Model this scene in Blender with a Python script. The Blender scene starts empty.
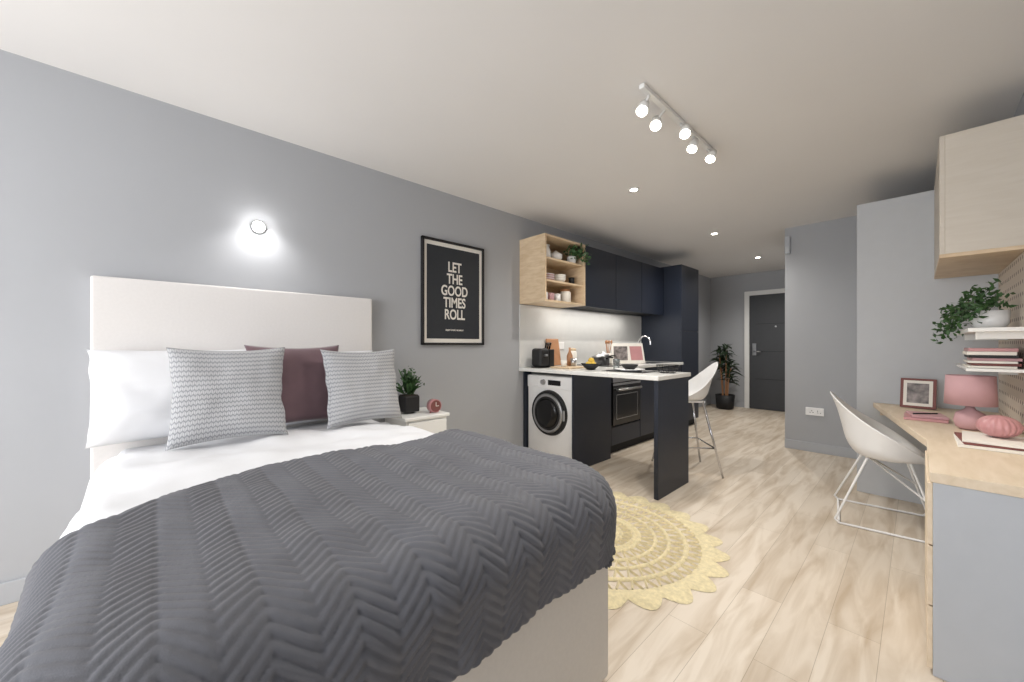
import bpy, bmesh, math, random
from mathutils import Vector, Matrix, Euler, noise
random.seed(7)
PI=math.pi

# ------------------------------------------------------------ materials
def lin(c):
    return tuple(((x/255)/12.92 if x/255<=0.04045 else ((x/255+0.055)/1.055)**2.4) for x in c)+(1.0,)
def M(name,rgb,rough=.5,metal=0.0,emit=0.0,var=.06,nscale=12.0,bump=0.0,bscale=200.0,coat=0.0,sheen=0.0,trans=0.0):
    m=bpy.data.materials.new(name); m.use_nodes=True
    nt=m.node_tree; b=nt.nodes['Principled BSDF']
    c=lin(rgb)
    tc=nt.nodes.new('ShaderNodeTexCoord')
    n=nt.nodes.new('ShaderNodeTexNoise'); n.inputs['Scale'].default_value=nscale; n.inputs['Detail'].default_value=4
    nt.links.new(tc.outputs['Object'],n.inputs['Vector'])
    r=nt.nodes.new('ShaderNodeValToRGB')
    r.color_ramp.elements[0].position=.3; r.color_ramp.elements[1].position=.7
    r.color_ramp.elements[0].color=tuple(x*(1-var) for x in c[:3])+(1,)
    r.color_ramp.elements[1].color=tuple(min(1,x*(1+var)) for x in c[:3])+(1,)
    nt.links.new(n.outputs['Fac'],r.inputs['Fac']); nt.links.new(r.outputs['Color'],b.inputs['Base Color'])
    b.inputs['Roughness'].default_value=rough; b.inputs['Metallic'].default_value=metal
    b.inputs['Coat Weight'].default_value=coat; b.inputs['Sheen Weight'].default_value=sheen
    b.inputs['Transmission Weight'].default_value=trans
    if emit:
        b.inputs['Emission Color'].default_value=c; b.inputs['Emission Strength'].default_value=emit
    if bump:
        n2=nt.nodes.new('ShaderNodeTexNoise'); n2.inputs['Scale'].default_value=bscale; n2.inputs['Detail'].default_value=3
        nt.links.new(tc.outputs['Object'],n2.inputs['Vector'])
        bp=nt.nodes.new('ShaderNodeBump'); bp.inputs['Strength'].default_value=bump; bp.inputs['Distance'].default_value=.002
        nt.links.new(n2.outputs['Fac'],bp.inputs['Height']); nt.links.new(bp.outputs['Normal'],b.inputs['Normal'])
    return m
def wood(name,c1,c2,scale=(1,12,12),rough=.45):
    m=M(name,c1,rough); nt=m.node_tree; b=nt.nodes['Principled BSDF']
    tc=[n for n in nt.nodes if n.type=='TEX_COORD'][0]
    mp=nt.nodes.new('ShaderNodeMapping'); mp.inputs['Scale'].default_value=scale
    nt.links.new(tc.outputs['Object'],mp.inputs['Vector'])
    n=nt.nodes.new('ShaderNodeTexNoise'); n.inputs['Scale'].default_value=3; n.inputs['Detail'].default_value=8; n.inputs['Distortion'].default_value=.6
    nt.links.new(mp.outputs['Vector'],n.inputs['Vector'])
    r=nt.nodes.new('ShaderNodeValToRGB'); r.color_ramp.elements[0].position=.3; r.color_ramp.elements[1].position=.7
    r.color_ramp.elements[0].color=lin(c2); r.color_ramp.elements[1].color=lin(c1)
    nt.links.new(n.outputs['Fac'],r.inputs['Fac']); nt.links.new(r.outputs['Color'],b.inputs['Base Color'])
    return m
def math_node(nt,op,a=None,b=None,va=None,vb=None):
    n=nt.nodes.new('ShaderNodeMath'); n.operation=op
    if a is not None: nt.links.new(a,n.inputs[0])
    if b is not None: nt.links.new(b,n.inputs[1])
    if va is not None: n.inputs[0].default_value=va
    if vb is not None: n.inputs[1].default_value=vb
    return n.outputs[0]

m_wall=M('wall_paint',(169,171,175),.85,var=.012,nscale=2,bump=.05)
m_ceil=M('ceiling_paint',(229,227,225),.9,var=.01,nscale=2)
m_trim=M('skirting_paint',(172,175,180),.5,var=.01)
m_white=M('white_satin',(232,232,230),.4,var=.01)
m_whitep=M('white_plastic',(238,238,238),.35,var=.01)
m_navy=M('navy_cabinet',(28,35,50),.42,var=.04,nscale=3)
m_navyedge=M('navy_gap',(10,12,16),.7)
m_counter=M('white_worktop',(235,235,232),.25,var=.02,nscale=30,coat=.2)
m_splash=M('splashback_white',(216,216,214),.25,var=.02)
m_black=M('black_gloss',(12,12,14),.15,var=.02)
m_blackm=M('black_matte',(22,22,24),.6)
m_steel=M('brushed_steel',(190,190,192),.3,1.0)
m_chrome=M('chrome',(215,215,218),.15,1.0)
m_oak=wood('oak_carcass',(222,200,170),(204,178,144),(3,3,12))
m_ply=wood('birch_ply',(222,206,184),(208,190,164),(10,1.5,10))
m_cabface=wood('pale_oak_face',(210,202,190),(204,195,182),(2,2,14))
m_grey=M('grey_laminate',(176,180,186),.5,var=.015)
m_ward=M('wardrobe_laminate',(186,189,193),.5,var=.015)
m_door=M('door_dark',(62,64,68),.5,var=.03)
m_fabric_base=M('bed_base_fabric',(208,203,196),.95,var=.02,nscale=80,bump=.12,bscale=500,sheen=.1)
m_head=M('headboard_fabric',(222,219,217),.95,var=.015,nscale=80,bump=.1,bscale=500,sheen=.1)
m_sheet=M('white_linen',(222,223,226),.9,var=.01,bump=.15,bscale=60,sheen=.1)
m_quilt=M('grey_quilt',(88,89,95),.85,var=.06,nscale=20,bump=.3,bscale=350,sheen=.12)
m_mauve=M('mauve_velvet',(108,84,90),.85,var=.12,nscale=8,bump=.3,bscale=300,sheen=.35)
m_leaf=M('leaf_green',(58,92,50),.5,var=.35,nscale=20)
m_leafd=M('leaf_dark',(44,62,40),.5,var=.35,nscale=15)
m_soil=M('soil',(45,34,28),.9,var=.3,nscale=60)
m_pink=M('dusty_pink',(196,156,160),.7,var=.04)
m_pink2=M('rose_ceramic',(190,138,140),.35,var=.06)
m_paper=M('paper',(232,228,220),.8,var=.03)
m_led=M('led_lens',(255,246,230),.4,emit=18)
m_ledw=M('led_lens_wall',(255,250,245),.4,emit=22)
m_rug=M('mustard_crochet',(220,207,168),.95,var=.14,nscale=50,bump=.9,bscale=160,sheen=.3)
m_terra=M('terracotta_wood',(176,128,92),.5,var=.1)
m_glass=M('clear_glass',(240,245,245),.05,trans=.9)
m_copper=M('dark_red_card',(120,70,66),.6)
m_photo=M('photo_print',(120,112,110),.4,var=.8,nscale=22)
m_lemon=M('lemon_skin',(214,178,70),.5,var=.1,bump=.3,bscale=150)

def cushion_mat():
    m=M('leaf_weave_fabric',(170,172,178),.9,sheen=.15); nt=m.node_tree; b=nt.nodes['Principled BSDF']
    tc=[n for n in nt.nodes if n.type=='TEX_COORD'][0]
    sp=nt.nodes.new('ShaderNodeSeparateXYZ'); nt.links.new(tc.outputs['UV'],sp.inputs[0])
    u=math_node(nt,'MULTIPLY',sp.outputs[0],vb=26); v=math_node(nt,'MULTIPLY',sp.outputs[1],vb=19)
    tri=math_node(nt,'PINGPONG',u,vb=.5)
    ph=math_node(nt,'ADD',v,tri)
    s=math_node(nt,'FRACT',ph)
    s=math_node(nt,'PINGPONG',s,vb=.5)
    g1=math_node(nt,'GREATER_THAN',s,vb=.17)
    g2=math_node(nt,'GREATER_THAN',math_node(nt,'PINGPONG',tri,vb=.25),vb=.05)
    g=math_node(nt,'MULTIPLY',g1,g2)
    r=nt.nodes.new('ShaderNodeValToRGB')
    r.color_ramp.elements[0].color=lin((136,137,141)); r.color_ramp.elements[1].color=lin((180,181,183))
    nt.links.new(g,r.inputs['Fac']); nt.links.new(r.outputs['Color'],b.inputs['Base Color'])
    bp=nt.nodes.new('ShaderNodeBump'); bp.inputs['Strength'].default_value=.5; bp.inputs['Distance'].default_value=.003
    nt.links.new(g,bp.inputs['Height']); nt.links.new(bp.outputs['Normal'],b.inputs['Normal'])
    return m
m_cush=cushion_mat()

def floor_mat():
    m=M('oak_plank_floor',(206,194,176),.45); nt=m.node_tree; b=nt.nodes['Principled BSDF']
    tc=[n for n in nt.nodes if n.type=='TEX_COORD'][0]
    mp=nt.nodes.new('ShaderNodeMapping'); mp.inputs['Rotation'].default_value=(0,0,PI/2)
    nt.links.new(tc.outputs['Object'],mp.inputs['Vector'])
    br=nt.nodes.new('ShaderNodeTexBrick'); br.inputs['Scale'].default_value=1
    br.inputs['Brick Width'].default_value=1.2; br.inputs['Row Height'].default_value=.16
    br.inputs['Mortar Size'].default_value=.0011; br.inputs['Mortar Smooth'].default_value=.3
    br.inputs['Color1'].default_value=lin((218,207,192)); br.inputs['Color2'].default_value=lin((206,194,178))
    br.inputs['Mortar'].default_value=lin((172,160,143)); br.offset=.37
    nt.links.new(mp.outputs['Vector'],br.inputs['Vector'])
    mp2=nt.nodes.new('ShaderNodeMapping'); mp2.inputs['Scale'].default_value=(8,1.1,1)
    nt.links.new(tc.outputs['Object'],mp2.inputs['Vector'])
    n=nt.nodes.new('ShaderNodeTexNoise'); n.inputs['Scale'].default_value=1.8; n.inputs['Detail'].default_value=9; n.inputs['Distortion'].default_value=.8
    nt.links.new(mp2.outputs['Vector'],n.inputs['Vector'])
    r=nt.nodes.new('ShaderNodeValToRGB'); r.color_ramp.elements[0].position=.3; r.color_ramp.elements[1].position=.6
    r.color_ramp.elements[0].color=lin((208,195,178)); r.color_ramp.elements[1].color=(1,1,1,1)
    nt.links.new(n.outputs['Fac'],r.inputs['Fac'])
    mx=nt.nodes.new('ShaderNodeMix'); mx.data_type='RGBA'; mx.blend_type='MULTIPLY'; mx.inputs[0].default_value=.75
    nt.links.new(br.outputs['Color'],mx.inputs[6]); nt.links.new(r.outputs['Color'],mx.inputs[7])
    nt.links.new(mx.outputs[2],b.inputs['Base Color'])
    bp=nt.nodes.new('ShaderNodeBump'); bp.inputs['Strength'].default_value=.15; bp.inputs['Distance'].default_value=.002; bp.invert=True
    nt.links.new(br.outputs['Fac'],bp.inputs['Height']); nt.links.new(bp.outputs['Normal'],b.inputs['Normal'])
    return m
m_floor=floor_mat()

def peg_mat():
    m=M('pegboard_ply',(214,198,180),.6); nt=m.node_tree; b=nt.nodes['Principled BSDF']
    tc=[n for n in nt.nodes if n.type=='TEX_COORD'][0]
    sp=nt.nodes.new('ShaderNodeSeparateXYZ'); nt.links.new(tc.outputs['Object'],sp.inputs[0])
    fy=math_node(nt,'PINGPONG',math_node(nt,'MULTIPLY',sp.outputs[1],vb=16),vb=.5)
    fz=math_node(nt,'PINGPONG',math_node(nt,'MULTIPLY',sp.outputs[2],vb=16),vb=.5)
    d=math_node(nt,'SQRT',math_node(nt,'ADD',math_node(nt,'MULTIPLY',fy,fy),math_node(nt,'MULTIPLY',fz,fz)))
    g=math_node(nt,'LESS_THAN',d,vb=.17)
    r=nt.nodes.new('ShaderNodeValToRGB'); r.color_ramp.elements[0].color=lin((224,212,198)); r.color_ramp.elements[1].color=lin((130,104,92))
    nt.links.new(g,r.inputs['Fac']); nt.links.new(r.outputs['Color'],b.inputs['Base Color'])
    return m
m_peg=peg_mat()

# ------------------------------------------------------------ helpers
COL=bpy.context.scene.collection
def grp(name,loc=(0,0,0),rot=0.0,local=False):
    e=bpy.data.objects.new(name,None); COL.objects.link(e)
    e.location=loc; e.rotation_euler=(0,0,rot); e.empty_display_size=.1
    e['local']=local
    return e
def link(o,mat,parent):
    COL.objects.link(o)
    if mat is not None: o.data.materials.append(mat)
    if parent is not None:
        o.parent=parent
        if not parent['local']:
            o.matrix_parent_inverse=(Matrix.Translation(parent.location)@Matrix.Rotation(parent.rotation_euler[2],4,'Z')).inverted()
    return o
def mesh(name,verts,faces,mat,parent=None,smooth=False):
    me=bpy.data.meshes.new(name); me.from_pydata([tuple(v) for v in verts],[],faces); me.update()
    if smooth:
        for p in me.polygons: p.use_smooth=True
    return link(bpy.data.objects.new(name,me),mat,parent)
def bevel(o,w,seg=3):
    b=o.modifiers.new('bevel','BEVEL'); b.width=w; b.segments=seg; b.limit_method='ANGLE'; b.harden_normals=False
    return o
def box(name,x0,x1,y0,y1,z0,z1,mat,parent=None,bev=0.0,seg=3):
    c=Vector(((x0+x1)/2,(y0+y1)/2,(z0+z1)/2)); hx,hy,hz=(x1-x0)/2,(y1-y0)/2,(z1-z0)/2
    v=[(sx*hx,sy*hy,sz*hz) for sx in(-1,1) for sy in(-1,1) for sz in(-1,1)]
    f=[(0,1,3,2),(4,6,7,5),(0,4,5,1),(2,3,7,6),(0,2,6,4),(1,5,7,3)]
    o=mesh(name,v,f,mat,parent); o.location=c
    if bev: bevel(o,bev,seg)
    return o
def tiltbox(name,hx,y0,y1,hz,loc,rot,mat,parent):
    o=box(name,-hx,hx,y0,y1,-hz,hz,mat,parent); e=Euler(rot)
    o.rotation_euler=e; o.location=Vector(loc)+e.to_matrix()@Vector((0,(y0+y1)/2,0)); return o
def boxes(name,lst,mat,parent=None,bev=0):
    v=[];f=[]
    for (x0,x1,y0,y1,z0,z1) in lst:
        k=len(v)
        v+=[(x,y,z) for x in(x0,x1) for y in(y0,y1) for z in(z0,z1)]
        f+=[tuple(k+i for i in q) for q in [(0,1,3,2),(4,6,7,5),(0,4,5,1),(2,3,7,6),(0,2,6,4),(1,5,7,3)]]
    o=mesh(name,v,f,mat,parent)
    if bev: bevel(o,bev,2)
    return o
def prism(name,poly,z0,z1,mat,parent=None,bev=0):
    n=len(poly); v=[(x,y,z0) for x,y in poly]+[(x,y,z1) for x,y in poly]
    f=[tuple(reversed(range(n))),tuple(range(n,2*n))]+[(i,(i+1)%n,n+(i+1)%n,n+i) for i in range(n)]
    o=mesh(name,v,f,mat,parent)
    if bev: bevel(o,bev,2)
    return o
def cyl(name,p0,p1,r0,r1,mat,parent=None,seg=24):
    p0=Vector(p0);p1=Vector(p1); d=(p1-p0); L=d.length; q=d.to_track_quat('Z','Y').to_matrix()
    v=[];f=[]
    for z,r in((0,r0),(L,r1)):
        for i in range(seg):
            a=2*PI*i/seg; v.append(q@Vector((r*math.cos(a),r*math.sin(a),z)))
    for i in range(seg): f.append((i,(i+1)%seg,seg+(i+1)%seg,seg+i))
    f.append(tuple(reversed(range(seg)))); f.append(tuple(range(seg,2*seg)))
    o=mesh(name,v,f,mat,parent); o.location=p0
    for p in o.data.polygons:
        if len(p.vertices)==4: p.use_smooth=True
    return o
def lathe(name,prof,loc,mat,parent=None,seg=32,sx=1,sy=1):
    v=[];f=[];n=len(prof)
    for r,z in prof:
        for i in range(seg):
            a=2*PI*i/seg; v.append((sx*r*math.cos(a),sy*r*math.sin(a),z))
    for k in range(n-1):
        for i in range(seg):
            f.append((k*seg+i,k*seg+(i+1)%seg,(k+1)*seg+(i+1)%seg,(k+1)*seg+i))
    f.append(tuple(reversed(range(seg)))); f.append(tuple(range((n-1)*seg,n*seg)))
    o=mesh(name,v,f,mat,parent,smooth=True); o.location=loc
    return o
def tube(name,pts,r,mat,parent=None,cyclic=False,smooth=True):
    cu=bpy.data.curves.new(name,'CURVE'); cu.dimensions='3D'; cu.bevel_depth=r; cu.bevel_resolution=3; cu.use_fill_caps=True
    if smooth:
        s=cu.splines.new('BEZIER'); s.bezier_points.add(len(pts)-1)
        for b,p in zip(s.bezier_points,pts):
            b.co=p; b.handle_left_type='AUTO'; b.handle_right_type='AUTO'
    else:
        s=cu.splines.new('POLY'); s.points.add(len(pts)-1)
        for b,p in zip(s.points,pts): b.co=(*p,1)
    s.use_cyclic_u=cyclic
    return link(bpy.data.objects.new(name,cu),mat,parent)
def foliage(name,base,n,L,W,spread,rise,mat,parent,droop=.5,R=.02,seed=1):
    rnd=random.Random(seed); v=[];f=[]
    for i in range(n):
        a=rnd.uniform(0,2*PI); l=L*rnd.uniform(.6,1.1); el=rnd.uniform(*rise)
        o=Vector(base)+Vector((rnd.uniform(-R,R),rnd.uniform(-R,R),rnd.uniform(0,spread)))
        d=Vector((math.cos(a)*math.cos(el),math.sin(a)*math.cos(el),math.sin(el)))
        side=Vector((-math.sin(a),math.cos(a),0)); side.rotate(Matrix.Rotation(rnd.uniform(-.8,.8),3,d))
        k=len(v); S=5
        for j in range(S+1):
            t=j/S; p=o+d*(l*t)+Vector((0,0,-droop*l*t*t)); w=W*math.sin(PI*min(1,.08+t*.92))**.8*.5
            v+= [p-side*w,p+side*w]
        for j in range(S): f.append((k+2*j,k+2*j+1,k+2*j+3,k+2*j+2))
    return mesh(name,v,f,mat,parent,smooth=True)
def leafball(name,pts,n,size,jit,mat,parent,seed=3,xmax=None):
    rnd=random.Random(seed); v=[];f=[]
    for i in range(n):
        c=Vector(rnd.choice(pts))+Vector([rnd.gauss(0,jit) for _ in range(3)])
        if xmax is not None: c.x=min(c.x,xmax-size)
        x=Vector([rnd.gauss(0,1) for _ in range(3)]).normalized(); y=x.orthogonal().normalized(); y.rotate(Matrix.Rotation(rnd.uniform(0,6),3,x))
        s=size*rnd.uniform(.7,1.3); k=len(v); z=x.cross(y)
        v+=[c-y*s,c-y*s*.2+z*s*.5+x*s*.15,c+y*s*.9,c-y*s*.2-z*s*.5+x*s*.15]; f+=[(k,k+1,k+2),(k,k+2,k+3)]
    return mesh(name,v,f,mat,parent,smooth=True)

# ------------------------------------------------------------ room shell
XL,XR,YB,YF,H=-2.82,.38,8.05,-2.4,2.5
YP,XP=5.25,-1.04
T=.12
box('floor',XL-T,XR+T,YF-T,YB+T,-.1,0,m_floor)
box('ceiling',XL-T,XR+T,YF-T,YB+T,H,H+.1,m_ceil)
box('wall_left',XL-T,XL,YF-T,YB+T,0,H,m_wall)
box('wall_right',XR,XR+T,YF-T,YP,0,H,m_wall)
box('wall_back',XL,XR+T,YB,YB+T,0,H,m_wall)
boxes('wall_partition',[(XP,XR+T,YP,YP+T,0,H),(XP,XP+T,YP+T,YB,0,H)],m_wall)
wx0,wx1,wz0,wz1=-2.5,.1,.35,2.25
boxes('wall_front',[(XL,wx0,YF-T,YF,0,H),(wx1,XR,YF-T,YF,0,H),(wx0,wx1,YF-T,YF,0,wz0),(wx0,wx1,YF-T,YF,wz1,H)],m_wall)
g=grp('window_1',((wx0+wx1)/2,YF,wz0))
boxes('frame',[(wx0,wx0+.06,YF-.09,YF-.03,wz0,wz1),(wx1-.06,wx1,YF-.09,YF-.03,wz0,wz1),(wx0,wx1,YF-.09,YF-.03,wz0,wz0+.06),
  (wx0,wx1,YF-.09,YF-.03,wz1-.06,wz1),((wx0+wx1)/2-.03,(wx0+wx1)/2+.03,YF-.09,YF-.03,wz0,wz1)],m_white,g)
box('baseboard_left',XL,XL+.015,YF,2.72,0,.1,m_trim,bev=.004)
box('baseboard_left_hall',XL,XL+.015,5.87,YB,0,.1,m_trim,bev=.004)
box('baseboard_partition',XP,-.345,YP-.015,YP,0,.1,m_trim,bev=.004)
boxes('baseboard_back',[(XL+.015,-2.22,YB-.015,YB,0,.1)],m_trim)
box('baseboard_right',XR-.015,XR,YF,1.98,0,.1,m_trim,bev=.004)

# entrance door
g=grp('door_1',(-1.72,YB,0))
dx0,dx1=-2.13,-1.3
box('leaf',dx0,dx1,YB-.045,YB-.001,.005,2.08,m_door,g,.003)
boxes('leaf_groove_trim',[(dx0+.1,dx1-.1,YB-.05,YB-.045,z,z+.006) for z in (.55,1.05,1.55)],m_blackm,g)
boxes('frame',[(dx0-.08,dx0,YB-.06,YB-.001,0,2.16),(dx1,dx1+.08,YB-.06,YB-.001,0,2.16),(dx0,dx1,YB-.06,YB-.001,2.08,2.16)],m_white,g,.003)
box('lock_plate',dx0+.05,dx0+.11,YB-.058,YB-.045,.98,1.2,m_steel,g,.004)
cyl('handle_stem',(dx0+.08,YB-.058,1.05),(dx0+.08,YB-.1,1.05),.01,.01,m_steel,g)
cyl('handle_lever',(dx0+.075,YB-.1,1.05),(dx0+.2,YB-.1,1.05),.01,.01,m_steel,g)
cyl('peephole',(-1.72,YB-.045,1.5),(-1.72,YB-.052,1.5),.015,.012,m_steel,g)
g=grp('wall_socket',(-.77,YP,.44))
box('plate',-.85,-.69,YP-.012,YP-.0005,.4,.485,m_whitep,g,.004)
boxes('switches',[(-.835,-.815,YP-.016,YP-.012,.455,.475),(-.725,-.705,YP-.016,YP-.012,.455,.475)],m_whitep,g)
boxes('pin_holes',[(x,x+.012,YP-.0125,YP-.012,z,z+.005) for x,z in((-.815,.43),(-.79,.43),(-.75,.43),(-.725,.43))]+[(-.797,-.792,YP-.0125,YP-.012,.445,.457),(-.747,-.742,YP-.0125,YP-.012,.445,.457)],m_blackm,g)
g=grp('alarm_sounder',(XP+.04,YP-.03,2.3))
box('body',XP+.005,XP+.055,YP-.05,YP-.0005,2.2,2.40,m_grey,g,.01)
box('grille',XP+.015,XP+.045,YP-.053,YP-.049,2.22,2.28,m_ward,g)

# ------------------------------------------------------------ bed
g=grp('double_bed',(-1.74,.465,0))
HX=-2.74
box('base_front',HX,-.735,-.205,1.155,.015,.43,m_fabric_base,g,.015,3)
box('mattress',HX,-.77,-.145,1.125,.43,.655,m_sheet,g,.05,5)
box('headboard',XL+.004,HX,-.235,1.16,.0,1.51,m_head,g,.012,3)

def drape(name,xa,xb,ya,yb,r,top,hang,step,mat,parent,chev=False,puff=.01,seed=0,cr=.06,thick=.012,headroll=0,skew=0,flare=0,extra=0):
    xi=xb-r; y0=ya+r; y1=yb-r
    A=r*PI/2; Hh=hang-r+A; Hn=Hh+extra
    nx=int((xi+Hh-xa)/step)+1; ny=int((y1-y0+Hh+Hn)/step)+1
    V=[];F=[]
    for i in range(nx):
        for j in range(ny):
            py=y0-Hn+j*(y1-y0+Hh+Hn)/(ny-1)
            w0=max(0,min(1,(.30-py)/.5)); xs=xa+skew*w0*w0*(3-2*w0)+.012*noise.noise((py*5,seed,1.0))
            px=xs+i*(xi+Hh-xs)/(nx-1)
            qx=min(px,xi-cr); qy=min(max(py,y0+cr),y1-cr)
            vx,vy=px-qx,py-qy; dist=math.hypot(vx,vy)
            if dist<=cr or dist==0: X,Y,Z=px,py,top; nn=(0,0,1); d=0
            else:
                ux,uy=vx/dist,vy/dist; near=max(0,-uy)**2
                d=min(dist-cr,Hh+extra*near)
                if d<A: ow=r*math.sin(d/r); dr=r*(1-math.cos(d/r)); a=d/r
                else:
                    dd=d-A; dr=r+dd; a=PI/2
                    w=dd/max(.01,(Hh-A))
                    ow=r-.012*w+ .020*w*noise.noise((px*5,py*5,seed+9.1))+flare*near*dd
                X=qx+ux*(cr+ow); Y=qy+uy*(cr+ow); Z=top-dr; nn=(ux*math.sin(a),uy*math.sin(a),math.cos(a))
            h=puff*(noise.noise((px*3.1,py*3.1,seed))+.5*noise.noise((px*8,py*8,seed+3)))
            if chev:
                sp=.028; per=.135; t=(py/per)%1.0; tri=abs(t-.5)*2
                ph=(px+tri*.060+.006*noise.noise((px*6,py*6,3)))/sp
                h+=.0056*abs(math.sin(PI*ph))**.65
                e=min(abs(tri),abs(1-tri)); h-=.002*math.exp(-(e/.09)**2)
            if headroll:
                q=(px-xs)/headroll
                if q<1: h-=headroll*.6*(1-math.sqrt(max(0,1-(1-q)**2)))
            V.append((X+nn[0]*h,Y+nn[1]*h,Z+nn[2]*h))
    for i in range(nx-1):
        for j in range(ny-1):
            k=i*ny+j; F.append((k,k+ny,k+ny+1,k+1))
    o=mesh(name,V,F,mat,parent,smooth=True)
    s=o.modifiers.new('s','SOLIDIFY'); s.thickness=thick; s.offset=-1
    return o
drape('duvet',-2.42,-.745,-.19,1.165,.08,.685,.32,.018,m_sheet,g,False,.026,2.3,.05,.02,.05,0,.22,.0)
drape('quilt',-1.64,-.670,-.205,1.225,.115,.73,.27,.0050,m_quilt,g,True,.018,5.1,.08,.012,.03,.26,.26,.07)

def pillow(name,W,Hh,Tk,loc,rx,rz,mat,parent,seed=0,pinch=.07,N=44):
    V=[];F=[];uv=[]
    def pt(u,v,s):
        x=W/2*u*(1-pinch*(1-v*v)); z=Hh/2*v*(1-pinch*(1-u*u))
        t=Tk/2*((1-u**4)*(1-v**4))**.55
        nz=noise.noise((u*1.8,v*1.8,seed))*.16+noise.noise((u*4,v*4,seed+4))*.07
        return (x+.01*noise.noise((v*3,u,seed)),s*t*(1+nz),z)
    for s in(-1,1):
        k=len(V)
        for i in range(N+1):
            for j in range(N+1):
                u=-1+2*i/N; v=-1+2*j/N
                V.append(pt(u,v,s)); uv.append((i/N*W/.45,j/N*Hh/.45))
        for i in range(N):
            for j in range(N):
                q=(k+i*(N+1)+j,k+(i+1)*(N+1)+j,k+(i+1)*(N+1)+j+1,k+i*(N+1)+j+1)
                F.append(q if s<0 else tuple(reversed(q)))
    o=mesh(name,V,F,mat,parent,smooth=True)
    l=o.data.uv_layers.new(name='UVMap')
    for lp in o.data.loops: l.data[lp.index].uv=uv[lp.vertex_index]
    bm=bmesh.new(); bm.from_mesh(o.data); bmesh.ops.remove_doubles(bm,verts=bm.verts,dist=.0008); bm.to_mesh(o.data); bm.free()
    o.location=loc
    o.rotation_euler=(Matrix.Rotation(PI/2+rz,4,'Z')@Matrix.Rotation(rx,4,'X')).to_euler()
    return o
pillow('bed_pillow',.72,.46,.14,(-2.65,.12,.92),-.10,0,m_sheet,None,1.0,.04)
pillow('bed_pillow.001',.62,.46,.14,(-2.65,.82,.905),-.10,0,m_sheet,None,2.0,.04)
pillow('scatter_cushion',.48,.47,.13,(-2.32,.27,.93),-.22,-.05,m_cush,None,3.0,.09)
pillow('scatter_cushion.001',.47,.46,.13,(-2.33,.93,.92),-.22,.05,m_cush,None,4.0,.09)
pillow('velvet_cushion',.50,.47,.11,(-2.48,.60,.94),-.18,.0,m_mauve,None,5.0,.09)

# bedside table
g=grp('bedside_table',(-2.6,1.45,0))
box('cabinet',XL+.02,-2.46,1.28,1.62,.12,.63,m_white,g,.006)
box('top',XL+.01,-2.44,1.265,1.635,.63,.655,m_white,g,.006)
box('drawer_front_1',-2.46,-2.445,1.295,1.605,.39,.615,m_white,g,.003)
box('drawer_front_2',-2.46,-2.445,1.295,1.605,.14,.375,m_white,g,.003)
for i,(x,y) in enumerate([(XL+.05,1.31),(XL+.05,1.59),(-2.49,1.31),(-2.49,1.59)]): cyl('leg_%d'%(i+1),(x,y,0),(x,y,.12),.014,.018,m_oak,g,12)
cyl('knob_1',(-2.445,1.45,.5),(-2.425,1.45,.5),.012,.014,m_steel,g,16)
cyl('knob_2',(-2.445,1.45,.26),(-2.425,1.45,.26),.012,.014,m_steel,g,16)
g=grp('potted_houseplant',(-2.64,1.40,.655))
cyl('pot_feet',(-2.64,1.40,.656),(-2.64,1.40,.665),.04,.045,m_blackm,g)
box('pot',-2.70,-2.58,1.34,1.46,.665,.79,m_blackm,g,.012)
box('soil',-2.69,-2.59,1.35,1.45,.785,.794,m_soil,g)
foliage('leaves',(-2.64,1.40,.79),90,.16,.02,.08,(.6,1.5),m_leaf,g,.2,.035,5)
leafball('small_leaves',[(-2.64,1.40,.88),(-2.64,1.38,.94),(-2.63,1.42,.92)],160,.014,.03,m_leaf,g)
g=grp('alarm_clock',(-2.5,1.55,.655))
cyl('body',(-2.545,1.545,.708),(-2.495,1.545,.708),.05,.05,m_pink2,g,32)
cyl('face',(-2.4955,1.545,.708),(-2.492,1.545,.708),.043,.043,m_copper,g,32)
boxes('hands',[(-2.492,-2.490,1.543,1.547,.708,.738),(-2.492,-2.490,1.545,1.57,.706,.710)],m_paper,g)
cyl('foot_1',(-2.52,1.51,.656),(-2.52,1.522,.675),.006,.008,m_pink2,g,10); cyl('foot_2',(-2.52,1.58,.656),(-2.52,1.568,.675),.006,.008,m_pink2,g,10)

# ------------------------------------------------------------ framed poster
py0,py1,pz0,pz1=1.60,2.255,1.17,2.075
g=grp('framed_poster',(XL,1.93,pz0))
boxes('frame',[(XL+.001,XL+.03,py0,py0+.02,pz0,pz1),(XL+.001,XL+.03,py1-.02,py1,pz0,pz1),(XL+.001,XL+.03,py0,py1,pz0,pz0+.02),(XL+.001,XL+.03,py0,py1,pz1-.02,pz1)],m_blackm,g,.002)
box('mount',XL+.001,XL+.014,py0+.015,py1-.015,pz0+.015,pz1-.015,m_paper,g)
box('print',XL+.014,XL+.0155,py0+.05,py1-.05,pz0+.055,pz1-.055,M('poster_ink',(38,42,48),.5,var=.05,nscale=40),g)
def text(s,y,z,size,sx,off,mat,parent,name):
    c=bpy.data.curves.new(name,'FONT'); c.body=s; c.size=size; c.align_x='CENTER'; c.align_y='CENTER'; c.offset=off; c.extrude=.0005
    o=bpy.data.objects.new(name,c); o.location=(XL+.0165,y,z); o.rotation_euler=(PI/2,0,PI/2); o.scale=(sx,1,1)
    return link(o,mat,parent)
for i,w in enumerate(['LET','THE','GOOD','TIMES','ROLL']):
    text(w,1.93,1.85-i*.104,.122,.74,.0026,m_paper,g,'text_'+w.lower())
text('ENJOY EVERY MOMENT',1.93,1.30,.018,1,.0004,m_paper,g,'text_small')

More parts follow.
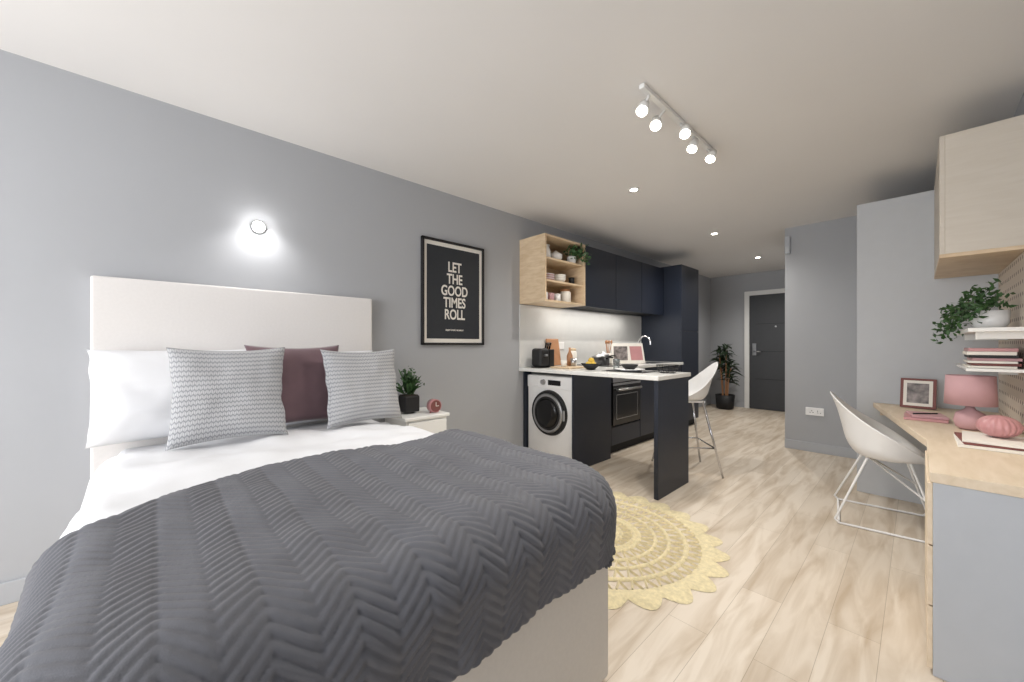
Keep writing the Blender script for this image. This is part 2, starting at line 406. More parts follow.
# wall light above bed
g=grp('wall_spotlight',(XL,.465,1.905))
cyl('backplate',(XL+.001,.465,1.905),(XL+.02,.465,1.905),.036,.036,m_white,g,32)
cyl('lens',(XL+.02,.465,1.905),(XL+.032,.465,1.905),.030,.026,m_ledw,g,32)

# ------------------------------------------------------------ kitchen
KX=-2.22; CT=.935
box('cabinet_end_panel',XL+.002,-2.797,2.80,2.90,0,.90,m_navy)
box('cabinet_end_panel.001',-2.184,-2.165,2.80,3.42,0,.90,m_navy)
g=grp('kitchen_base_units',(-2.52,4.0,0))
box('plinth',XL+.01,KX-.05,3.43,5.26,0,.1,m_navyedge,g)
box('carcass_1',XL+.01,KX-.02,3.425,3.52,.1,.90,m_navy,g)
box('carcass_2',XL+.01,KX-.02,4.13,5.26,.1,.90,m_navy,g)
box('filler',KX-.02,KX,3.43,3.52,.1,.895,m_navy,g,.002)
box('door_a',KX-.02,KX,4.135,4.69,.1,.895,m_navy,g,.002)
box('door_b',KX-.02,KX,4.695,5.255,.1,.895,m_navy,g,.002)
box('drawer_under_oven',KX-.02,KX,3.525,4.125,.1,.29,m_navy,g,.002)
g=grp('built_in_oven',(-2.4,3.825,.3))
box('body',-2.75,KX-.01,3.53,4.12,.3,.895,m_black,g)
box('door_glass',KX-.01,KX+.012,3.535,4.115,.31,.76,m_black,g,.004)
box('control_panel',KX-.01,KX+.012,3.535,4.115,.77,.89,m_steel,g,.003)
box('door_trim',KX+.012,KX+.014,3.535,4.115,.735,.758,m_steel,g)
box('display',KX+.012,KX+.014,3.74,3.91,.80,.86,m_black,g)
cyl('dial_1',(KX+.012,3.62,.83),(KX+.035,3.62,.83),.022,.018,m_steel,g); cyl('dial_2',(KX+.012,4.03,.83),(KX+.035,4.03,.83),.022,.018,m_steel,g)
cyl('handle_bar',(KX+.045,3.58,.69),(KX+.045,4.07,.69),.013,.013,m_steel,g)
cyl('handle_post_1',(KX+.01,3.6,.69),(KX+.045,3.6,.69),.008,.008,m_steel,g,12); cyl('handle_post_2',(KX+.01,4.05,.69),(KX+.045,4.05,.69),.008,.008,m_steel,g,12)
boxes('window_trim',[(KX+.012,KX+.0135,3.6,4.05,.63,.636),(KX+.012,KX+.0135,3.6,4.05,.37,.376),(KX+.012,KX+.0135,3.6,3.606,.37,.636),(KX+.012,KX+.0135,4.044,4.05,.37,.636)],m_steel,g)
g=grp('washing_machine',(-2.49,3.1,0))
wy=2.84
box('body',-2.79,-2.19,wy,3.40,.015,.865,m_whitep,g,.012)
for i,(x,y) in enumerate([(-2.74,2.9),(-2.24,2.9),(-2.74,3.35),(-2.24,3.35)]): cyl('foot_%d'%(i+1),(x,y,0),(x,y,.02),.02,.02,m_blackm,g,12)
box('fascia',-2.785,-2.195,wy-.012,wy+.01,.74,.86,m_whitep,g,.006)
box('display',-2.50,-2.34,wy-.014,wy-.01,.775,.825,m_black,g)
box('detergent_drawer',-2.77,-2.63,wy-.016,wy-.01,.755,.845,m_whitep,g,.004)
cyl('dial',(-2.56,wy-.012,.80),(-2.56,wy-.035,.80),.028,.024,m_steel,g)
cx,cz=-2.49,.50
cyl('door_outer',(cx,wy,cz),(cx,wy-.03,cz),.225,.215,m_blackm,g,48)
cyl('door_ring',(cx,wy-.03,cz),(cx,wy-.042,cz),.195,.185,m_steel,g,48)
cyl('door_glass_rim',(cx,wy-.042,cz),(cx,wy-.046,cz),.165,.155,m_blackm,g,48)
lo=lathe('door_glass',[(.0,0),(.06,.0),(.12,-.012),(.15,-.03)],(cx,wy-.072,cz),m_black,g,40); lo.rotation_euler=(PI/2,0,0)
box('door_latch',cx+.195,cx+.215,wy-.045,wy-.028,cz-.05,cz+.05,m_steel,g,.004)

g=grp('kitchen_worktop',(-2.2,3.3,.9))
prism('slab',[(XL+.002,2.735),(-1.325,2.735),(-1.325,3.335),(KX+.03,3.335),(KX+.03,5.262),(XL+.002,5.262)],.902,CT,m_counter,g,.003)
g=grp('breakfast_bar_leg',(-1.345,3.03,0))
box('panel',-1.37,-1.335,2.755,3.31,0,.901,m_navy,g,.002)
g=grp('splashback',(XL,4,.94))
box('panel',XL+.001,XL+.012,2.74,5.26,CT+.001,1.588,m_splash,g)
box('socket',XL+.012,XL+.02,3.30,3.45,1.12,1.205,m_whitep,g,.003)

# tall unit
g=grp('tall_larder_unit',(-2.52,5.56,0))
box('carcass',XL+.002,KX-.02,5.268,5.865,.1,2.28,m_navy,g,.002)
box('plinth',XL+.01,KX-.06,5.268,5.865,0,.1,m_navyedge,g)
box('door_lower',KX-.02,KX,5.27,5.862,.1,1.36,m_navy,g,.002)
box('door_upper',KX-.02,KX,5.27,5.862,1.365,2.28,m_navy,g,.002)
# wall cupboards
g=grp('wall_cupboards',(-2.65,4.3,1.6))
box('carcass',XL+.002,-2.49,3.40,5.265,1.60,2.255,m_navyedge,g)
for i in range(3): box('door_%d'%(i+1),-2.49,-2.47,3.402+i*.621,3.402+i*.621+.612,1.59,2.255,m_navy,g,.003)
# open shelf
g=grp('open_wall_shelf',(-2.65,3.07,1.6))
sx0,sx1,sy0,sy1,sz0,sz1=XL+.002,-2.465,2.745,3.398,1.595,2.255
boxes('carcass',[(sx0,sx1,sy0,sy0+.02,sz0,sz1),(sx0,sx1,sy1-.02,sy1,sz0,sz1),(sx0,sx1,sy0+.02,sy1-.02,sz0,sz0+.02),(sx0,sx1,sy0+.02,sy1-.02,sz1-.02,sz1),
 (sx0,sx0+.01,sy0+.02,sy1-.02,sz0+.02,sz1-.02)],m_oak,g)
s1z,s2z=1.80,2.02
boxes('shelves',[(sx0+.01,sx1-.02,sy0+.02,sy1-.02,s1z,s1z+.018),(sx0+.01,sx1-.02,sy0+.02,sy1-.02,s2z,s2z+.018)],m_oak,g)
def mug(name,x,y,z,r,h,mat):
    g=grp(name,(x,y,z))
    lathe('cup',[(r*.75,0),(r*.95,h*.2),(r,h),(r*.88,h),(r*.8,h*.25),(.001,h*.15)],(x,y,z+.001),mat,g,24)
    tube('handle',[(x+r*.6,y-r*.7,z+h*.8),(x+r*.9,y-r*1.4,z+h*.6),(x+r*.7,y-r*1.1,z+h*.25),(x+r*.5,y-r*.6,z+h*.2)],.005,mat,g)
z=sz0+.02
for k,(y,m) in enumerate([(2.85,m_whitep),(2.95,m_pink),(3.05,m_whitep)]): mug('coffee_mug' if k==0 else 'coffee_mug.%03d'%k,-2.57,y,z,.036,.085,m)
g=grp('storage_canister',(-2.6,3.22,z)); lathe('jar',[(.055,0),(.06,.01),(.06,.12),(.05,.13)],(-2.6,3.22,z+.001),m_paper,g); lathe('lid',[(.052,0),(.052,.02),(.01,.03)],(-2.6,3.22,z+.131),m_terra,g)
z=s1z+.018
g=grp('stack_of_plates',(-2.6,2.9,z))
for i in range(6): lathe('plate_%d'%(i+1),[(.05,0),(.06,.004),(.095,.012),(.095,.015),(.05,.008)],(-2.6,2.9,z+.001+i*.011),m_whitep if i%2 else m_pink,g)
g=grp('stack_of_bowls',(-2.6,3.12,z))
for i in range(3): lathe('bowl_%d'%(i+1),[(.03,0),(.055,.02),(.07,.05),(.066,.05),(.03,.01)],(-2.6,3.12,z+.001+i*.02),m_paper,g)
mug('coffee_mug.003',-2.57,3.29,z,.034,.08,m_blackm)
z=s2z+.018
g=grp('serving_jug',(-2.6,2.90,z)); lathe('body',[(.04,0),(.06,.04),(.05,.1),(.04,.13),(.048,.15),(.04,.15)],(-2.6,2.90,z+.001),m_whitep,g); tube('handle',[(-2.6,2.855,z+.12),(-2.6,2.81,z+.1),(-2.6,2.85,z+.04)],.006,m_whitep,g)
g=grp('ceramic_teapot',(-2.6,3.06,z)); lathe('body',[(.04,0),(.07,.04),(.065,.08),(.03,.1),(.01,.12)],(-2.6,3.06,z+.001),m_whitep,g); tube('spout',[(-2.6,3.11,z+.04),(-2.6,3.15,z+.07),(-2.6,3.16,z+.1)],.009,m_whitep,g)
g=grp('trailing_pot_plant',(-2.55,3.28,z)); lathe('pot',[(.04,0),(.055,.08),(.05,.08)],(-2.56,3.28,z+.001),m_whitep,g)
leafball('leaves',[(-2.55,3.28,z+.11),(-2.52,3.25,z+.13),(-2.45,3.3,z+.1),(-2.42,3.33,z+.05),(-2.5,3.33,z+.13)],240,.022,.03,m_leaf,g)

# worktop items
z=CT
g=grp('two_slice_toaster',(-2.66,2.92,z)); box('body',-2.74,-2.60,2.83,2.97,z+.012,z+.20,m_blackm,g,.03,4)
box('base',-2.735,-2.605,2.835,2.965,z+.001,z+.012,m_black,g); boxes('slots',[(-2.72,-2.62,2.865,2.885,z+.198,z+.202),(-2.72,-2.62,2.915,2.935,z+.198,z+.202)],m_steel,g); box('lever',-2.60,-2.58,2.88,2.92,z+.12,z+.14,m_steel,g,.003)
g=grp('knife_block',(-2.7,3.07,z)); box('block',-2.76,-2.64,3.01,3.09,z+.001,z+.19,m_blackm,g,.008)
for i in range(3): cyl('handle_%d'%(i+1),(-2.68-.03*i,3.05,z+.19),(-2.66-.03*i,3.05,z+.26),.009,.011,m_black,g,10)
g=grp('chopping_board',(-2.78,3.22,z)); o=box('board',-.012,.012,-.10,.10,-.15,.15,m_terra,g,.008); o.location=(-2.765,3.22,z+.155); o.rotation_euler=(0,-.16,0)
g=grp('wooden_serving_tray',(-2.45,3.1,z)); box('tray',-2.55,-2.31,2.92,3.22,z+.001,z+.018,m_oak,g,.004)
lathe('cup_a',[(.025,0),(.033,.06),(.03,.06)],(-2.44,3.0,z+.0185),m_paper,g); lathe('cup_b',[(.025,0),(.033,.08),(.03,.08)],(-2.42,3.13,z+.0185),m_steel,g)
lathe('oil_bottle',[(.03,0),(.032,.10),(.012,.15),(.012,.19)],(-2.5,3.17,z+.0185),m_terra,g)
g=grp('induction_hob',(-2.52,3.83,z)); box('glass',-2.76,-2.28,3.54,4.12,z+.001,z+.008,m_black,g,.002)
for i,(x,y) in enumerate([(-2.64,3.68),(-2.64,3.98),(-2.4,3.68),(-2.4,3.98)]):
    tube('ring_%d'%(i+1),[(x+.07*math.cos(a*PI/8),y+.07*math.sin(a*PI/8),z+.0085) for a in range(16)],.0012,m_steel,g,True)
def pan(name,x,y,r,h):
    g=grp(name,(x,y,z+.01)); zz=z+.010
    lathe('body',[(r*.95,0),(r,.008),(r,h),(r*1.03,h),(r*.97,h-.004),(r*.94,.01),(.001,.008)],(x,y,zz),m_steel,g,36)
    lathe('lid',[(r*1.0,0),(r*.7,.018),(.02,.028),(.012,.045),(.001,.05)],(x,y,zz+h),m_steel,g,36)
    tube('handle',[(x+r,y,zz+h*.8),(x+r+.05,y-.03,zz+h*.95),(x+r+.14,y-.09,zz+h)],.008,m_blackm,g)
pan('saucepan',-2.47,3.67,.09,.09); pan('saucepan.001',-2.62,3.97,.08,.10)
g=grp('storage_jar',(-2.66,3.42,z)); lathe('glass',[(.045,0),(.05,.01),(.05,.15),(.04,.17)],(-2.66,3.42,z+.001),m_paper,g); lathe('lid',[(.042,0),(.042,.025),(.01,.03)],(-2.66,3.42,z+.171),m_oak,g)
g=grp('utensil_holder',(-2.7,4.2,z)); lathe('pot',[(.045,0),(.05,.01),(.052,.13),(.046,.13),(.044,.02),(.001,.015)],(-2.7,4.2,z+.001),m_paper,g)
for i,(a,b) in enumerate([(.04,.02),(-.03,.03),(.0,-.04),(.03,-.02)]):
    cyl('spoon_stem_%d'%(i+1),(-2.7,4.2,z+.03),(-2.7+a,4.2+b,z+.25),.005,.005,m_terra,g,8)
    lathe('spoon_head_%d'%(i+1),[(.002,0),(.02,.02),(.022,.04),(.002,.06)],(-2.7+a,4.2+b,z+.24),m_terra,g,16,.4,1)
g=grp('fruit_bowl',(-2.13,3.02,z)); lathe('bowl',[(.035,0),(.06,.02),(.095,.06),(.09,.06),(.05,.02),(.001,.012)],(-2.13,3.02,z+.001),m_blackm,g,36)
for i,(a,b,c) in enumerate([(.03,0,.05),(-.03,.02,.05),(0,-.035,.05),(0,.01,.085)]):
    lathe('lemon_%d'%(i+1),[(.001,-.03),(.018,-.024),(.03,0),(.018,.024),(.001,.03)],(-2.13+a,3.02+b,z+c),m_lemon,g,16,1.15,1)
g=grp('recipe_book_stand',(-2.5,4.35,z))
for s,nm in((-1,'left'),(1,'right')):
    loc=(-2.5+s*.10*math.cos(.9),4.35+s*.10*math.sin(.9),z+.130); rot=(-.25,0,.9+s*.18)
    tiltbox('page_'+nm,.11,-.006,.006,.13,loc,rot,m_paper,g)
    tiltbox('page_photo_'+nm,.085,-.0085,-.0065,.09,loc,rot,m_photo if s<0 else m_pink2,g)
g=grp('kitchen_tap',(-2.6,4.8,z))
cyl('base',(-2.6,4.8,z+.001),(-2.6,4.8,z+.05),.025,.022,m_chrome,g)
tube('spout',[(-2.6,4.8,z+.04),(-2.6,4.8,z+.22),(-2.585,4.8,z+.31),(-2.52,4.8,z+.355),(-2.445,4.8,z+.31),(-2.43,4.8,z+.24)],.012,m_chrome,g)
cyl('lever',(-2.6,4.78,z+.04),(-2.6,4.71,z+.07),.007,.006,m_chrome,g,12)
g=grp('inset_sink',(-2.5,4.8,z)); boxes('rim',[(-2.5,-2.27,4.5,4.52,z+.001,z+.006),(-2.5,-2.27,5.1,5.12,z+.001,z+.006),(-2.52,-2.5,4.5,5.12,z+.001,z+.006),(-2.27,-2.25,4.5,5.12,z+.001,z+.006)],m_steel,g)
box('bowl_floor',-2.5,-2.27,4.52,5.1,z+.0005,z+.002,m_steel,g)
# bar-top items
g=grp('place_setting',(-1.75,3.05,z)); box('placemat',-1.95,-1.55,2.93,3.22,z+.001,z+.004,m_blackm,g,.001)
lathe('dinner_plate',[(.07,0),(.08,.004),(.13,.016),(.13,.02),(.075,.008),(.001,.008)],(-1.75,3.07,z+.0045),m_whitep,g,40)
lathe('side_bowl',[(.03,0),(.06,.025),(.075,.05),(.071,.05),(.03,.008),(.001,.008)],(-1.75,3.07,z+.013),m_blackm,g,36)
cyl('fork',(-1.92,2.97,z+.007),(-1.92,3.17,z+.007),.004,.004,m_steel,g,8); cyl('knife',(-1.58,2.97,z+.007),(-1.58,3.17,z+.007),.004,.004,m_steel,g,8)
g=grp('black_wire_basket',(-1.43,3.12,z)); bx=-1.43
for k,(r,h) in enumerate(((.06,.004),(.08,.035),(.09,.065))): tube('ring_%d'%(k+1),[(bx+r*math.cos(a*PI/8),3.12+r*math.sin(a*PI/8),z+h+.002) for a in range(16)],.003,m_black,g,True)
for a in range(10): 
    c,s=math.cos(a*PI/5),math.sin(a*PI/5)
    tube('wire_%d'%(a+1),[(bx,3.12,z+.005),(bx+.06*c,3.12+.06*s,z+.005),(bx+.08*c,3.12+.08*s,z+.035),(bx+.09*c,3.12+.09*s,z+.067)],.002,m_black,g)
g=grp('drinking_glass',(-2.0,3.26,z)); lathe('tumbler',[(.028,0),(.034,.1),(.032,.1),(.026,.008),(.001,.008)],(-2.0,3.26,z+.001),m_glass,g)

# ------------------------------------------------------------ moulded seats
def shell(name,hb,hs,w,d,z0,mat,parent,front=-.03,lean=.06):
    NR,NA=16,48; V=[(0,0,z0)];F=[]
    for i in range(1,NR+1):
        t=i/NR
        for j in range(NA):
            a=2*PI*j/NA; c=(1-math.cos(a))/2
            side=math.sin(a)**2
            h=front+(hb-front)*c**2.6+hs*side*(1-.3*c)
            k=max(0,(t-.5)/.5); rr=(.84*min(1,t/.6)+.16*k) if t<.6 else (.84+.16*k)
            up=h*(k*k*(3-2*k)*.35+k*.65) if h>0 else h*k*k
            fx=d*.5*rr*math.cos(a)*(1+.10*c*k); fy=w*.5*rr*math.sin(a)
            if c>.5:
                fx-= lean*k*k*(c-.5)*2
                fy*=1-.18*k*max(0,(c-.6)/.4)
            dish=.018*(t/.5)**2 if t<.5 else .018
            V.append((fx,fy,z0+dish+up))
    for j in range(NA): F.append((0,1+j,1+(j+1)%NA))
    for i in range(NR-1):
        for j in range(NA):
            a=1+i*NA; F.append((a+j,a+NA+j,a+NA+(j+1)%NA,a+(j+1)%NA))
    o=mesh(name,V,F,mat,parent,smooth=True)
    s=o.modifiers.new('s','SOLIDIFY'); s.thickness=.010; s.offset=0
    u=o.modifiers.new('u','SUBSURF'); u.levels=1; u.render_levels=1
    return o
g=grp('desk_armchair',(-.145,3.54,0),.12,True)
shell('seat_shell',.40,.14,.56,.44,.425,m_whitep,g,-.03,.045)
r=.0075
for s in(-1,1):
    y=.25*s
    tube('sled_rail_'+('a' if s<0 else 'b'),[(.10,.13*s,.425),(.22,y,.03),(.20,y,.008),(-.24,y,.008),(-.26,y,.03),(-.10,.13*s,.425)],r,m_whitep,g,False,False)
tube('cross_front',[(.10,-.13,.425),(.10,.13,.425)],r,m_whitep,g,False,False); tube('cross_back',[(-.10,-.13,.425),(-.10,.13,.425)],r,m_whitep,g,False,False)
tube('brace_1',[(.16,-.19,.23),(-.10,.0,.425),(.16,.19,.23)],r*.8,m_whitep,g,False,False)
tube('floor_bar',[(-.24,-.25,.008),(-.24,.25,.008)],r,m_whitep,g,False,False)
g=grp('bar_stool',(-1.50,3.64,0),PI+.75,True)
shell('seat_shell',.34,.05,.44,.42,.655,m_whitep,g,-.03,.06)
feet=[]
for i,(x,y) in enumerate([(1,1),(1,-1),(-1,-1),(-1,1)]):
    cyl('leg_%d'%(i+1),(x*.235,y*.235,0),(x*.11,y*.12,.66),.009,.010,m_chrome,g,12)
    feet.append((x*.188,y*.191,.25))
tube('footrest',feet,.007,m_chrome,g,True,False)
box('seat_bracket',-.13,.13,-.13,.13,.645,.66,m_whitep,g,.004)

# ------------------------------------------------------------ rug
def rug():
    cx,cy=-1.36,2.03; R=.69
    g=grp('crochet_rug',(cx,cy,0))
    def ring(name,r0,r1,wav=0,n=0):
        S=320; V=[];F=[]; K=4
        for i in range(S):
            a=2*PI*i/S
            for k in range(K+1):
                t=k/K; r=r0+(r1-r0)*t
                if wav: r+= wav*t*(abs(math.sin(a*n/2))-.4)
                h=.002+.010*math.sin(PI*t)**.6+.0015*math.sin(a*n*6)
                V.append((cx+r*math.cos(a),cy+r*math.sin(a),h))
        for i in range(S):
            for k in range(K):
                a=i*(K+1)+k; b=((i+1)%S)*(K+1)+k; F.append((a,a+1,b+1,b))
        mesh(name,V,F,m_rug,g,True)
    def spokes(name,r0,r1,n,w):
        V=[];F=[]
        for i in range(n):
            a=2*PI*i/n
            for sgn in(-1,1):
                da=sgn*.35*2*PI/n
                p0=Vector((cx+r0*math.cos(a),cy+r0*math.sin(a),.006)); p1=Vector((cx+r1*math.cos(a+da),cy+r1*math.sin(a+da),.006))
                t=(p1-p0).normalized(); s=Vector((-t.y,t.x,0))*w; k=len(V)
                V+=[p0-s-Vector((0,0,.005)),p0+Vector((0,0,.005)),p0+s-Vector((0,0,.005)),p1-s-Vector((0,0,.005)),p1+Vector((0,0,.005)),p1+s-Vector((0,0,.005))]
                F+=[(k,k+1,k+4,k+3),(k+1,k+2,k+5,k+4)]
        mesh(name,V,F,m_rug,g)
    ring('centre',.001,.05,0,8)
    rr=.05; i=0
    for (wd,kind) in [(.03,'s'),(.03,'r'),(.03,'r'),(.045,'s'),(.03,'r'),(.03,'r'),(.065,'s'),(.025,'r'),(.05,'s'),(.025,'r'),(.065,'s'),(.03,'r'),(.06,'s')]:
        i+=1
        if kind=='r': ring('band_%d'%i,rr,rr+wd,0,30)
        else: spokes('mesh_%d'%i,rr-.004,rr+wd+.004,int(10+rr*75),.0065)
        rr+=wd
    ring('scalloped_edge',rr,R-.025,.075,24)
rug()

# ------------------------------------------------------------ lights fittings
g=grp('ceiling_track_light',(-.96,2.28,H))
box('track',-.975,-.945,1.80,2.76,H-.025,H-.001,m_white,g,.004)
TR=[]
for i,(y,dx) in enumerate([(1.88,-.03),(2.06,-.05),(2.26,.03),(2.46,.0),(2.68,.03)]):
    d=Vector((random.uniform(-.1,.45),-.6+random.uniform(-.15,.2),-1)).normalized()
    p=Vector((-.96+dx,y,H-.07))
    cyl('stem_%d'%(i+1),(-.96,y,H-.025),p,.007,.007,m_white,g,10)
    cyl('head_%d'%(i+1),p-d*.025,p+d*.045,.024,.031,m_white,g,24)
    cyl('lens_%d'%(i+1),p+d*.045,p+d*.048,.027,.027,m_led,g,24)
    TR.append((p+d*.06,d))
for k,y in enumerate((2.98,4.86,6.66)):
    nm='recessed_downlight' if k==0 else 'recessed_downlight.%03d'%k
    g=grp(nm,(-1.66,y,H))
    lathe('bezel',[(.030,-.004),(.045,-.006),(.046,-.001),(.030,-.001)],(-1.66,y,H),m_white,g)
    cyl('lens',(-1.66,y,H-.003),(-1.66,y,H-.006),.03,.03,m_led,g)

# ------------------------------------------------------------ right-hand side furniture
g=grp('tall_wardrobe',(.0,4.67,0))
box('carcass',-.335,XR-.002,4.12,YP-.001,0,2.29,m_ward,g,.002)
box('door_front',-.335,XR-.002,4.10,4.12,.0,2.29,m_ward,g,.002)
g=grp('corner_desk',(.1,3,0))
DZ=.72
prism('top',[(.028,2.0),(XR-.002,2.0),(XR-.002,4.098),(-.24,4.098),(.028,2.67)],DZ-.035,DZ,m_ply,g,.002)
box('drawer_unit',.036,XR-.004,2.006,2.62,.0,DZ-.036,m_grey,g,.002)
for i,(a,b) in enumerate(((.02,.24),(.245,.455),(.46,.68))): box('drawer_front_%d'%(i+1),.022,.036,2.012,2.614,a,b,m_ply,g,.002)
boxes('support_rail',[(XR-.03,XR-.002,2.62,4.098,DZ-.09,DZ-.036),(-.2,XR-.03,4.07,4.098,DZ-.09,DZ-.036)],m_ply,g)
g=grp('wall_cabinet',(.23,3.6,1.66))
box('carcass',.10,XR-.002,3.13,4.098,1.665,2.31,m_cabface,g,.002)
box('door',.08,.10,3.13,4.098,1.665,2.31,m_cabface,g,.002)
box('base_board',.08,XR-.002,3.13,4.098,1.645,1.665,m_oak,g,.001)
g=grp('pegboard',(XR,3.2,1.2))
box('panel',XR-.014,XR-.001,2.25,4.095,.725,1.643,m_peg,g)
g=grp('peg_shelf',(.28,3.4,1.24)); box('board',.17,XR-.015,2.95,3.85,1.235,1.255,m_white,g,.002)
boxes('brackets',[(.2,XR-.015,3.05,3.065,1.2,1.235),(.2,XR-.015,3.7,3.715,1.2,1.235)],m_white,g)
g=grp('peg_shelf.001',(.28,3.4,1.03)); box('board',.17,XR-.015,3.05,3.85,1.035,1.05,m_white,g,.002)
boxes('brackets',[(.3,XR-.015,3.35,3.365,1.01,1.035),(.3,XR-.015,3.7,3.715,1.01,1.035)],m_white,g)
g=grp('stack_of_books',(.27,3.35,1.05))
zz=1.051
for i,m in enumerate([m_paper,m_copper,m_paper,m_pink,m_blackm,m_paper,m_pink2]):
    h=random.uniform(.010,.018); j=random.uniform(-.01,.01)
    box('book_%d'%(i+1),.185+j,.345+j,3.12+j,3.42+j,zz,zz+h,m,g,.002); zz+=h+.0005
g=grp('trailing_ivy',(.27,3.35,1.256))
lathe('pot',[(.05,0),(.068,.03),(.072,.10),(.066,.10),(.06,.08)],(.27,3.35,1.257),m_whitep,g)
pts=[(.27,3.35,1.38),(.24,3.33,1.42),(.22,3.40,1.41),(.2,3.45,1.38),(.17,3.42,1.36),(.14,3.44,1.33),(.13,3.45,1.28),(.12,3.45,1.24),(.2,3.3,1.36),(.17,3.28,1.32),(.25,3.3,1.47),(.27,3.28,1.44),(.25,3.25,1.4),(.14,3.5,1.38)]
leafball('leaves',pts,520,.018,.028,m_leaf,g,8,XR-.02)
for k,p in enumerate([(.12,3.45,1.22),(.155,3.28,1.29),(.14,3.52,1.34)]):
    tube('vine_%d'%(k+1),[(.27,3.35,1.35),((.27+p[0])/2,(3.35+p[1])/2,1.40),p],.003,m_leafd,g)
z=DZ
g=grp('photo_frame',(.0,3.93,z))
L=(.0,3.95,z+.106); R_=(-.2,0,-.12)
tiltbox('frame',.088,-.008,.008,.105,L,R_,m_copper,g); tiltbox('mount',.072,-.0095,-.0082,.09,L,R_,m_paper,g); tiltbox('picture',.054,-.0108,-.0097,.07,L,R_,m_photo,g)
g=grp('pink_table_lamp',(.19,3.17,z))
lathe('base',[(.035,0),(.052,.012),(.060,.045),(.052,.085),(.02,.108),(.012,.135)],(.19,3.17,z+.001),m_pink,g,40)
lathe('shade',[(.094,.0),(.088,.155),(.085,.155),(.091,.0)],(.19,3.17,z+.132),m_pink,g,48)
boxes('shade_spider',[(.105,.275,3.168,3.172,z+.275,z+.279),(.188,.192,3.085,3.255,z+.275,z+.279)],m_steel,g)
cyl('bulb',(.19,3.17,z+.136),(.19,3.17,z+.20),.02,.026,m_whitep,g)
g=grp('notebook_pile',(.05,3.5,z))
box('book_1',-.06,.12,3.30,3.54,z+.001,z+.016,m_pink2,g,.002); o=box('book_2',-.04,.11,3.32,3.52,z+.0165,z+.03,m_pink,g,.002); o.rotation_euler=(0,0,.15)
cyl('pen',(-.02,3.36,z+.034),(.08,3.46,z+.034),.004,.004,m_blackm,g,8)
g=grp('magazine_pile',(.24,2.72,z))
box('magazine_1',.12,.34,2.58,2.88,z+.001,z+.012,m_paper,g,.001); o=box('magazine_2',.13,.34,2.60,2.88,z+.0125,z+.022,m_copper,g,.001); o.rotation_euler=(0,0,.06)
o=box('magazine_3',.14,.34,2.60,2.87,z+.0225,z+.032,m_paper,g,.001); o.rotation_euler=(0,0,-.05)
g=grp('round_ribbed_vase',(.25,2.76,z+.033))
V=[];F=[];S=96;K=14
for k in range(K+1):
    t=k/K; ph=-PI/2*.85+t*PI*.93
    for i in range(S):
        a=2*PI*i/S; r=.066*math.cos(ph)*(1+.03*math.cos(a*20)); V.append((r*math.cos(a),r*math.sin(a),.05+.05*math.sin(ph)))
for k in range(K):
    for i in range(S): F.append((k*S+i,k*S+(i+1)%S,(k+1)*S+(i+1)%S,(k+1)*S+i))
F.append(tuple(reversed(range(S))))
o=mesh('body',V,F,m_pink2,g,True); o.location=(.25,2.78,z+.0325)

# ------------------------------------------------------------ hall plant
pxh,pyh=-2.42,7.62
g=grp('potted_palm',(pxh,pyh,0))
lathe('pot',[(.11,0),(.14,.02),(.16,.26),(.145,.26),(.14,.22),(.001,.22)],(pxh,pyh,.001),m_blackm,g)
for i in range(5):
    a=i*1.3; tube('stem_%d'%(i+1),[(pxh+.04*math.cos(a),pyh+.04*math.sin(a),.2),(pxh+.07*math.cos(a),pyh+.07*math.sin(a),.6),(pxh+.10*math.cos(a),pyh+.10*math.sin(a),.75+.08*i)],.010,m_terra,g)
for i in range(5):
    a=i*1.3; foliage('fronds_%d'%(i+1),(pxh+.09*math.cos(a),pyh+.09*math.sin(a),.48+.09*i),46,.25,.035,.3,(.0,1.4),m_leafd,g,.5,.03,20+i)

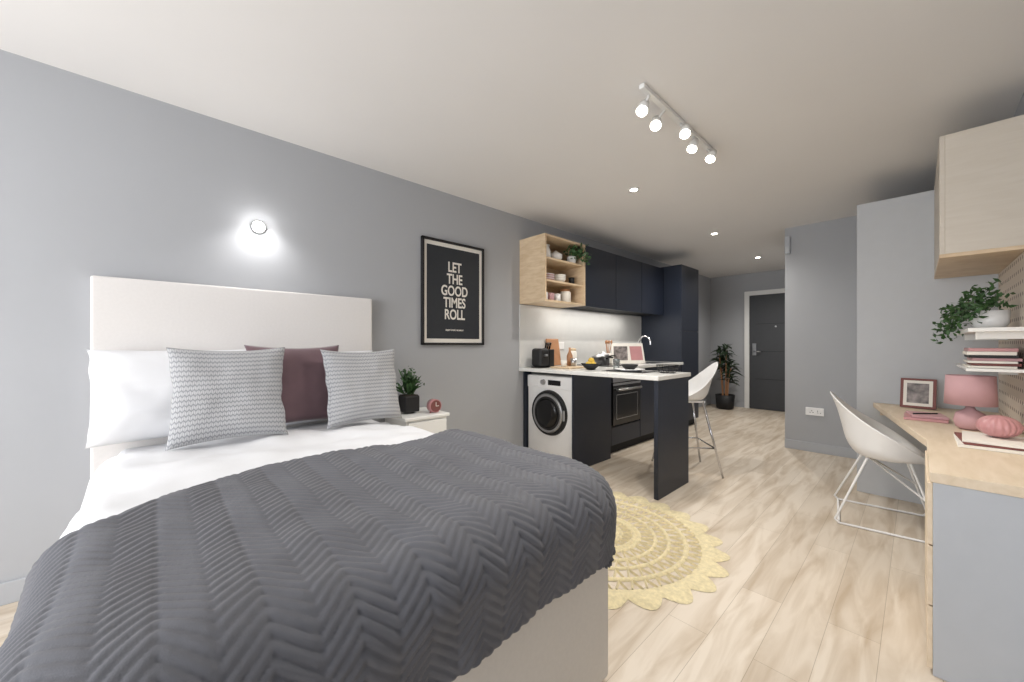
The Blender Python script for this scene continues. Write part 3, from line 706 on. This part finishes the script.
# ------------------------------------------------------------ lighting
def light(name,kind,loc,energy,color=(1,1,1),size=.1,size_y=None,direction=None,spot=None,blend=.6):
    l=bpy.data.lights.new(name,kind); l.energy=energy; l.color=color
    o=bpy.data.objects.new(name,l); COL.objects.link(o); o.location=loc
    if kind=='AREA':
        l.size=size
        if size_y: l.shape='RECTANGLE'; l.size_y=size_y
    else: l.shadow_soft_size=size
    if kind=='SPOT': l.spot_size=spot; l.spot_blend=blend
    if direction is not None: o.rotation_euler=Vector(direction).to_track_quat('-Z','Y').to_euler()
    return o
light('window_daylight','AREA',(-1.2,YF-.14,1.3),114,(.985,.99,1.0),2.5,1.85,(0,1,0))
for i,(p,d) in enumerate(TR): light('track_lamp_%d'%(i+1),'SPOT',p,30,(1,.955,.89),.03,None,(d.x*.5,d.y*.4,d.z),2.3,.8)
for i,y in enumerate((2.98,4.86,6.66)): light('downlight_lamp_%d'%(i+1),'SPOT',(-1.66,y,H-.012),(58,84,110)[i],(1,.955,.89),.03,None,(0,0,-1),2.6,.8)
light('wall_spot_glow','POINT',(XL+.065,.465,1.905),.8,(1,.98,.96),.02)
light('wall_spot_lamp','SPOT',(XL+.14,.465,1.94),6,(1,.98,.96),.02,None,(-.25,0,-1),2.4,1.0)
light('under_cupboard_strip','AREA',(-2.62,3.9,1.585),5,(1,.96,.9),.08,1.6,(0,0,-1))

w=bpy.data.worlds.new('world'); bpy.context.scene.world=w; w.use_nodes=True
bg=w.node_tree.nodes['Background']; bg.inputs[0].default_value=(.9,.94,1,1); bg.inputs[1].default_value=1.0

# ------------------------------------------------------------ camera
cam=bpy.data.cameras.new('camera'); co=bpy.data.objects.new('camera',cam); COL.objects.link(co)
co.location=(0,0,1.17); co.rotation_euler=(PI/2,0,math.atan2(406,380))
cam.sensor_width=36; cam.lens=380/1024*36; cam.shift_y=4/1024; cam.clip_start=.02
bpy.context.scene.camera=co
sc=bpy.context.scene
sc.view_settings.view_transform='Standard'
sc.view_settings.exposure=0.05
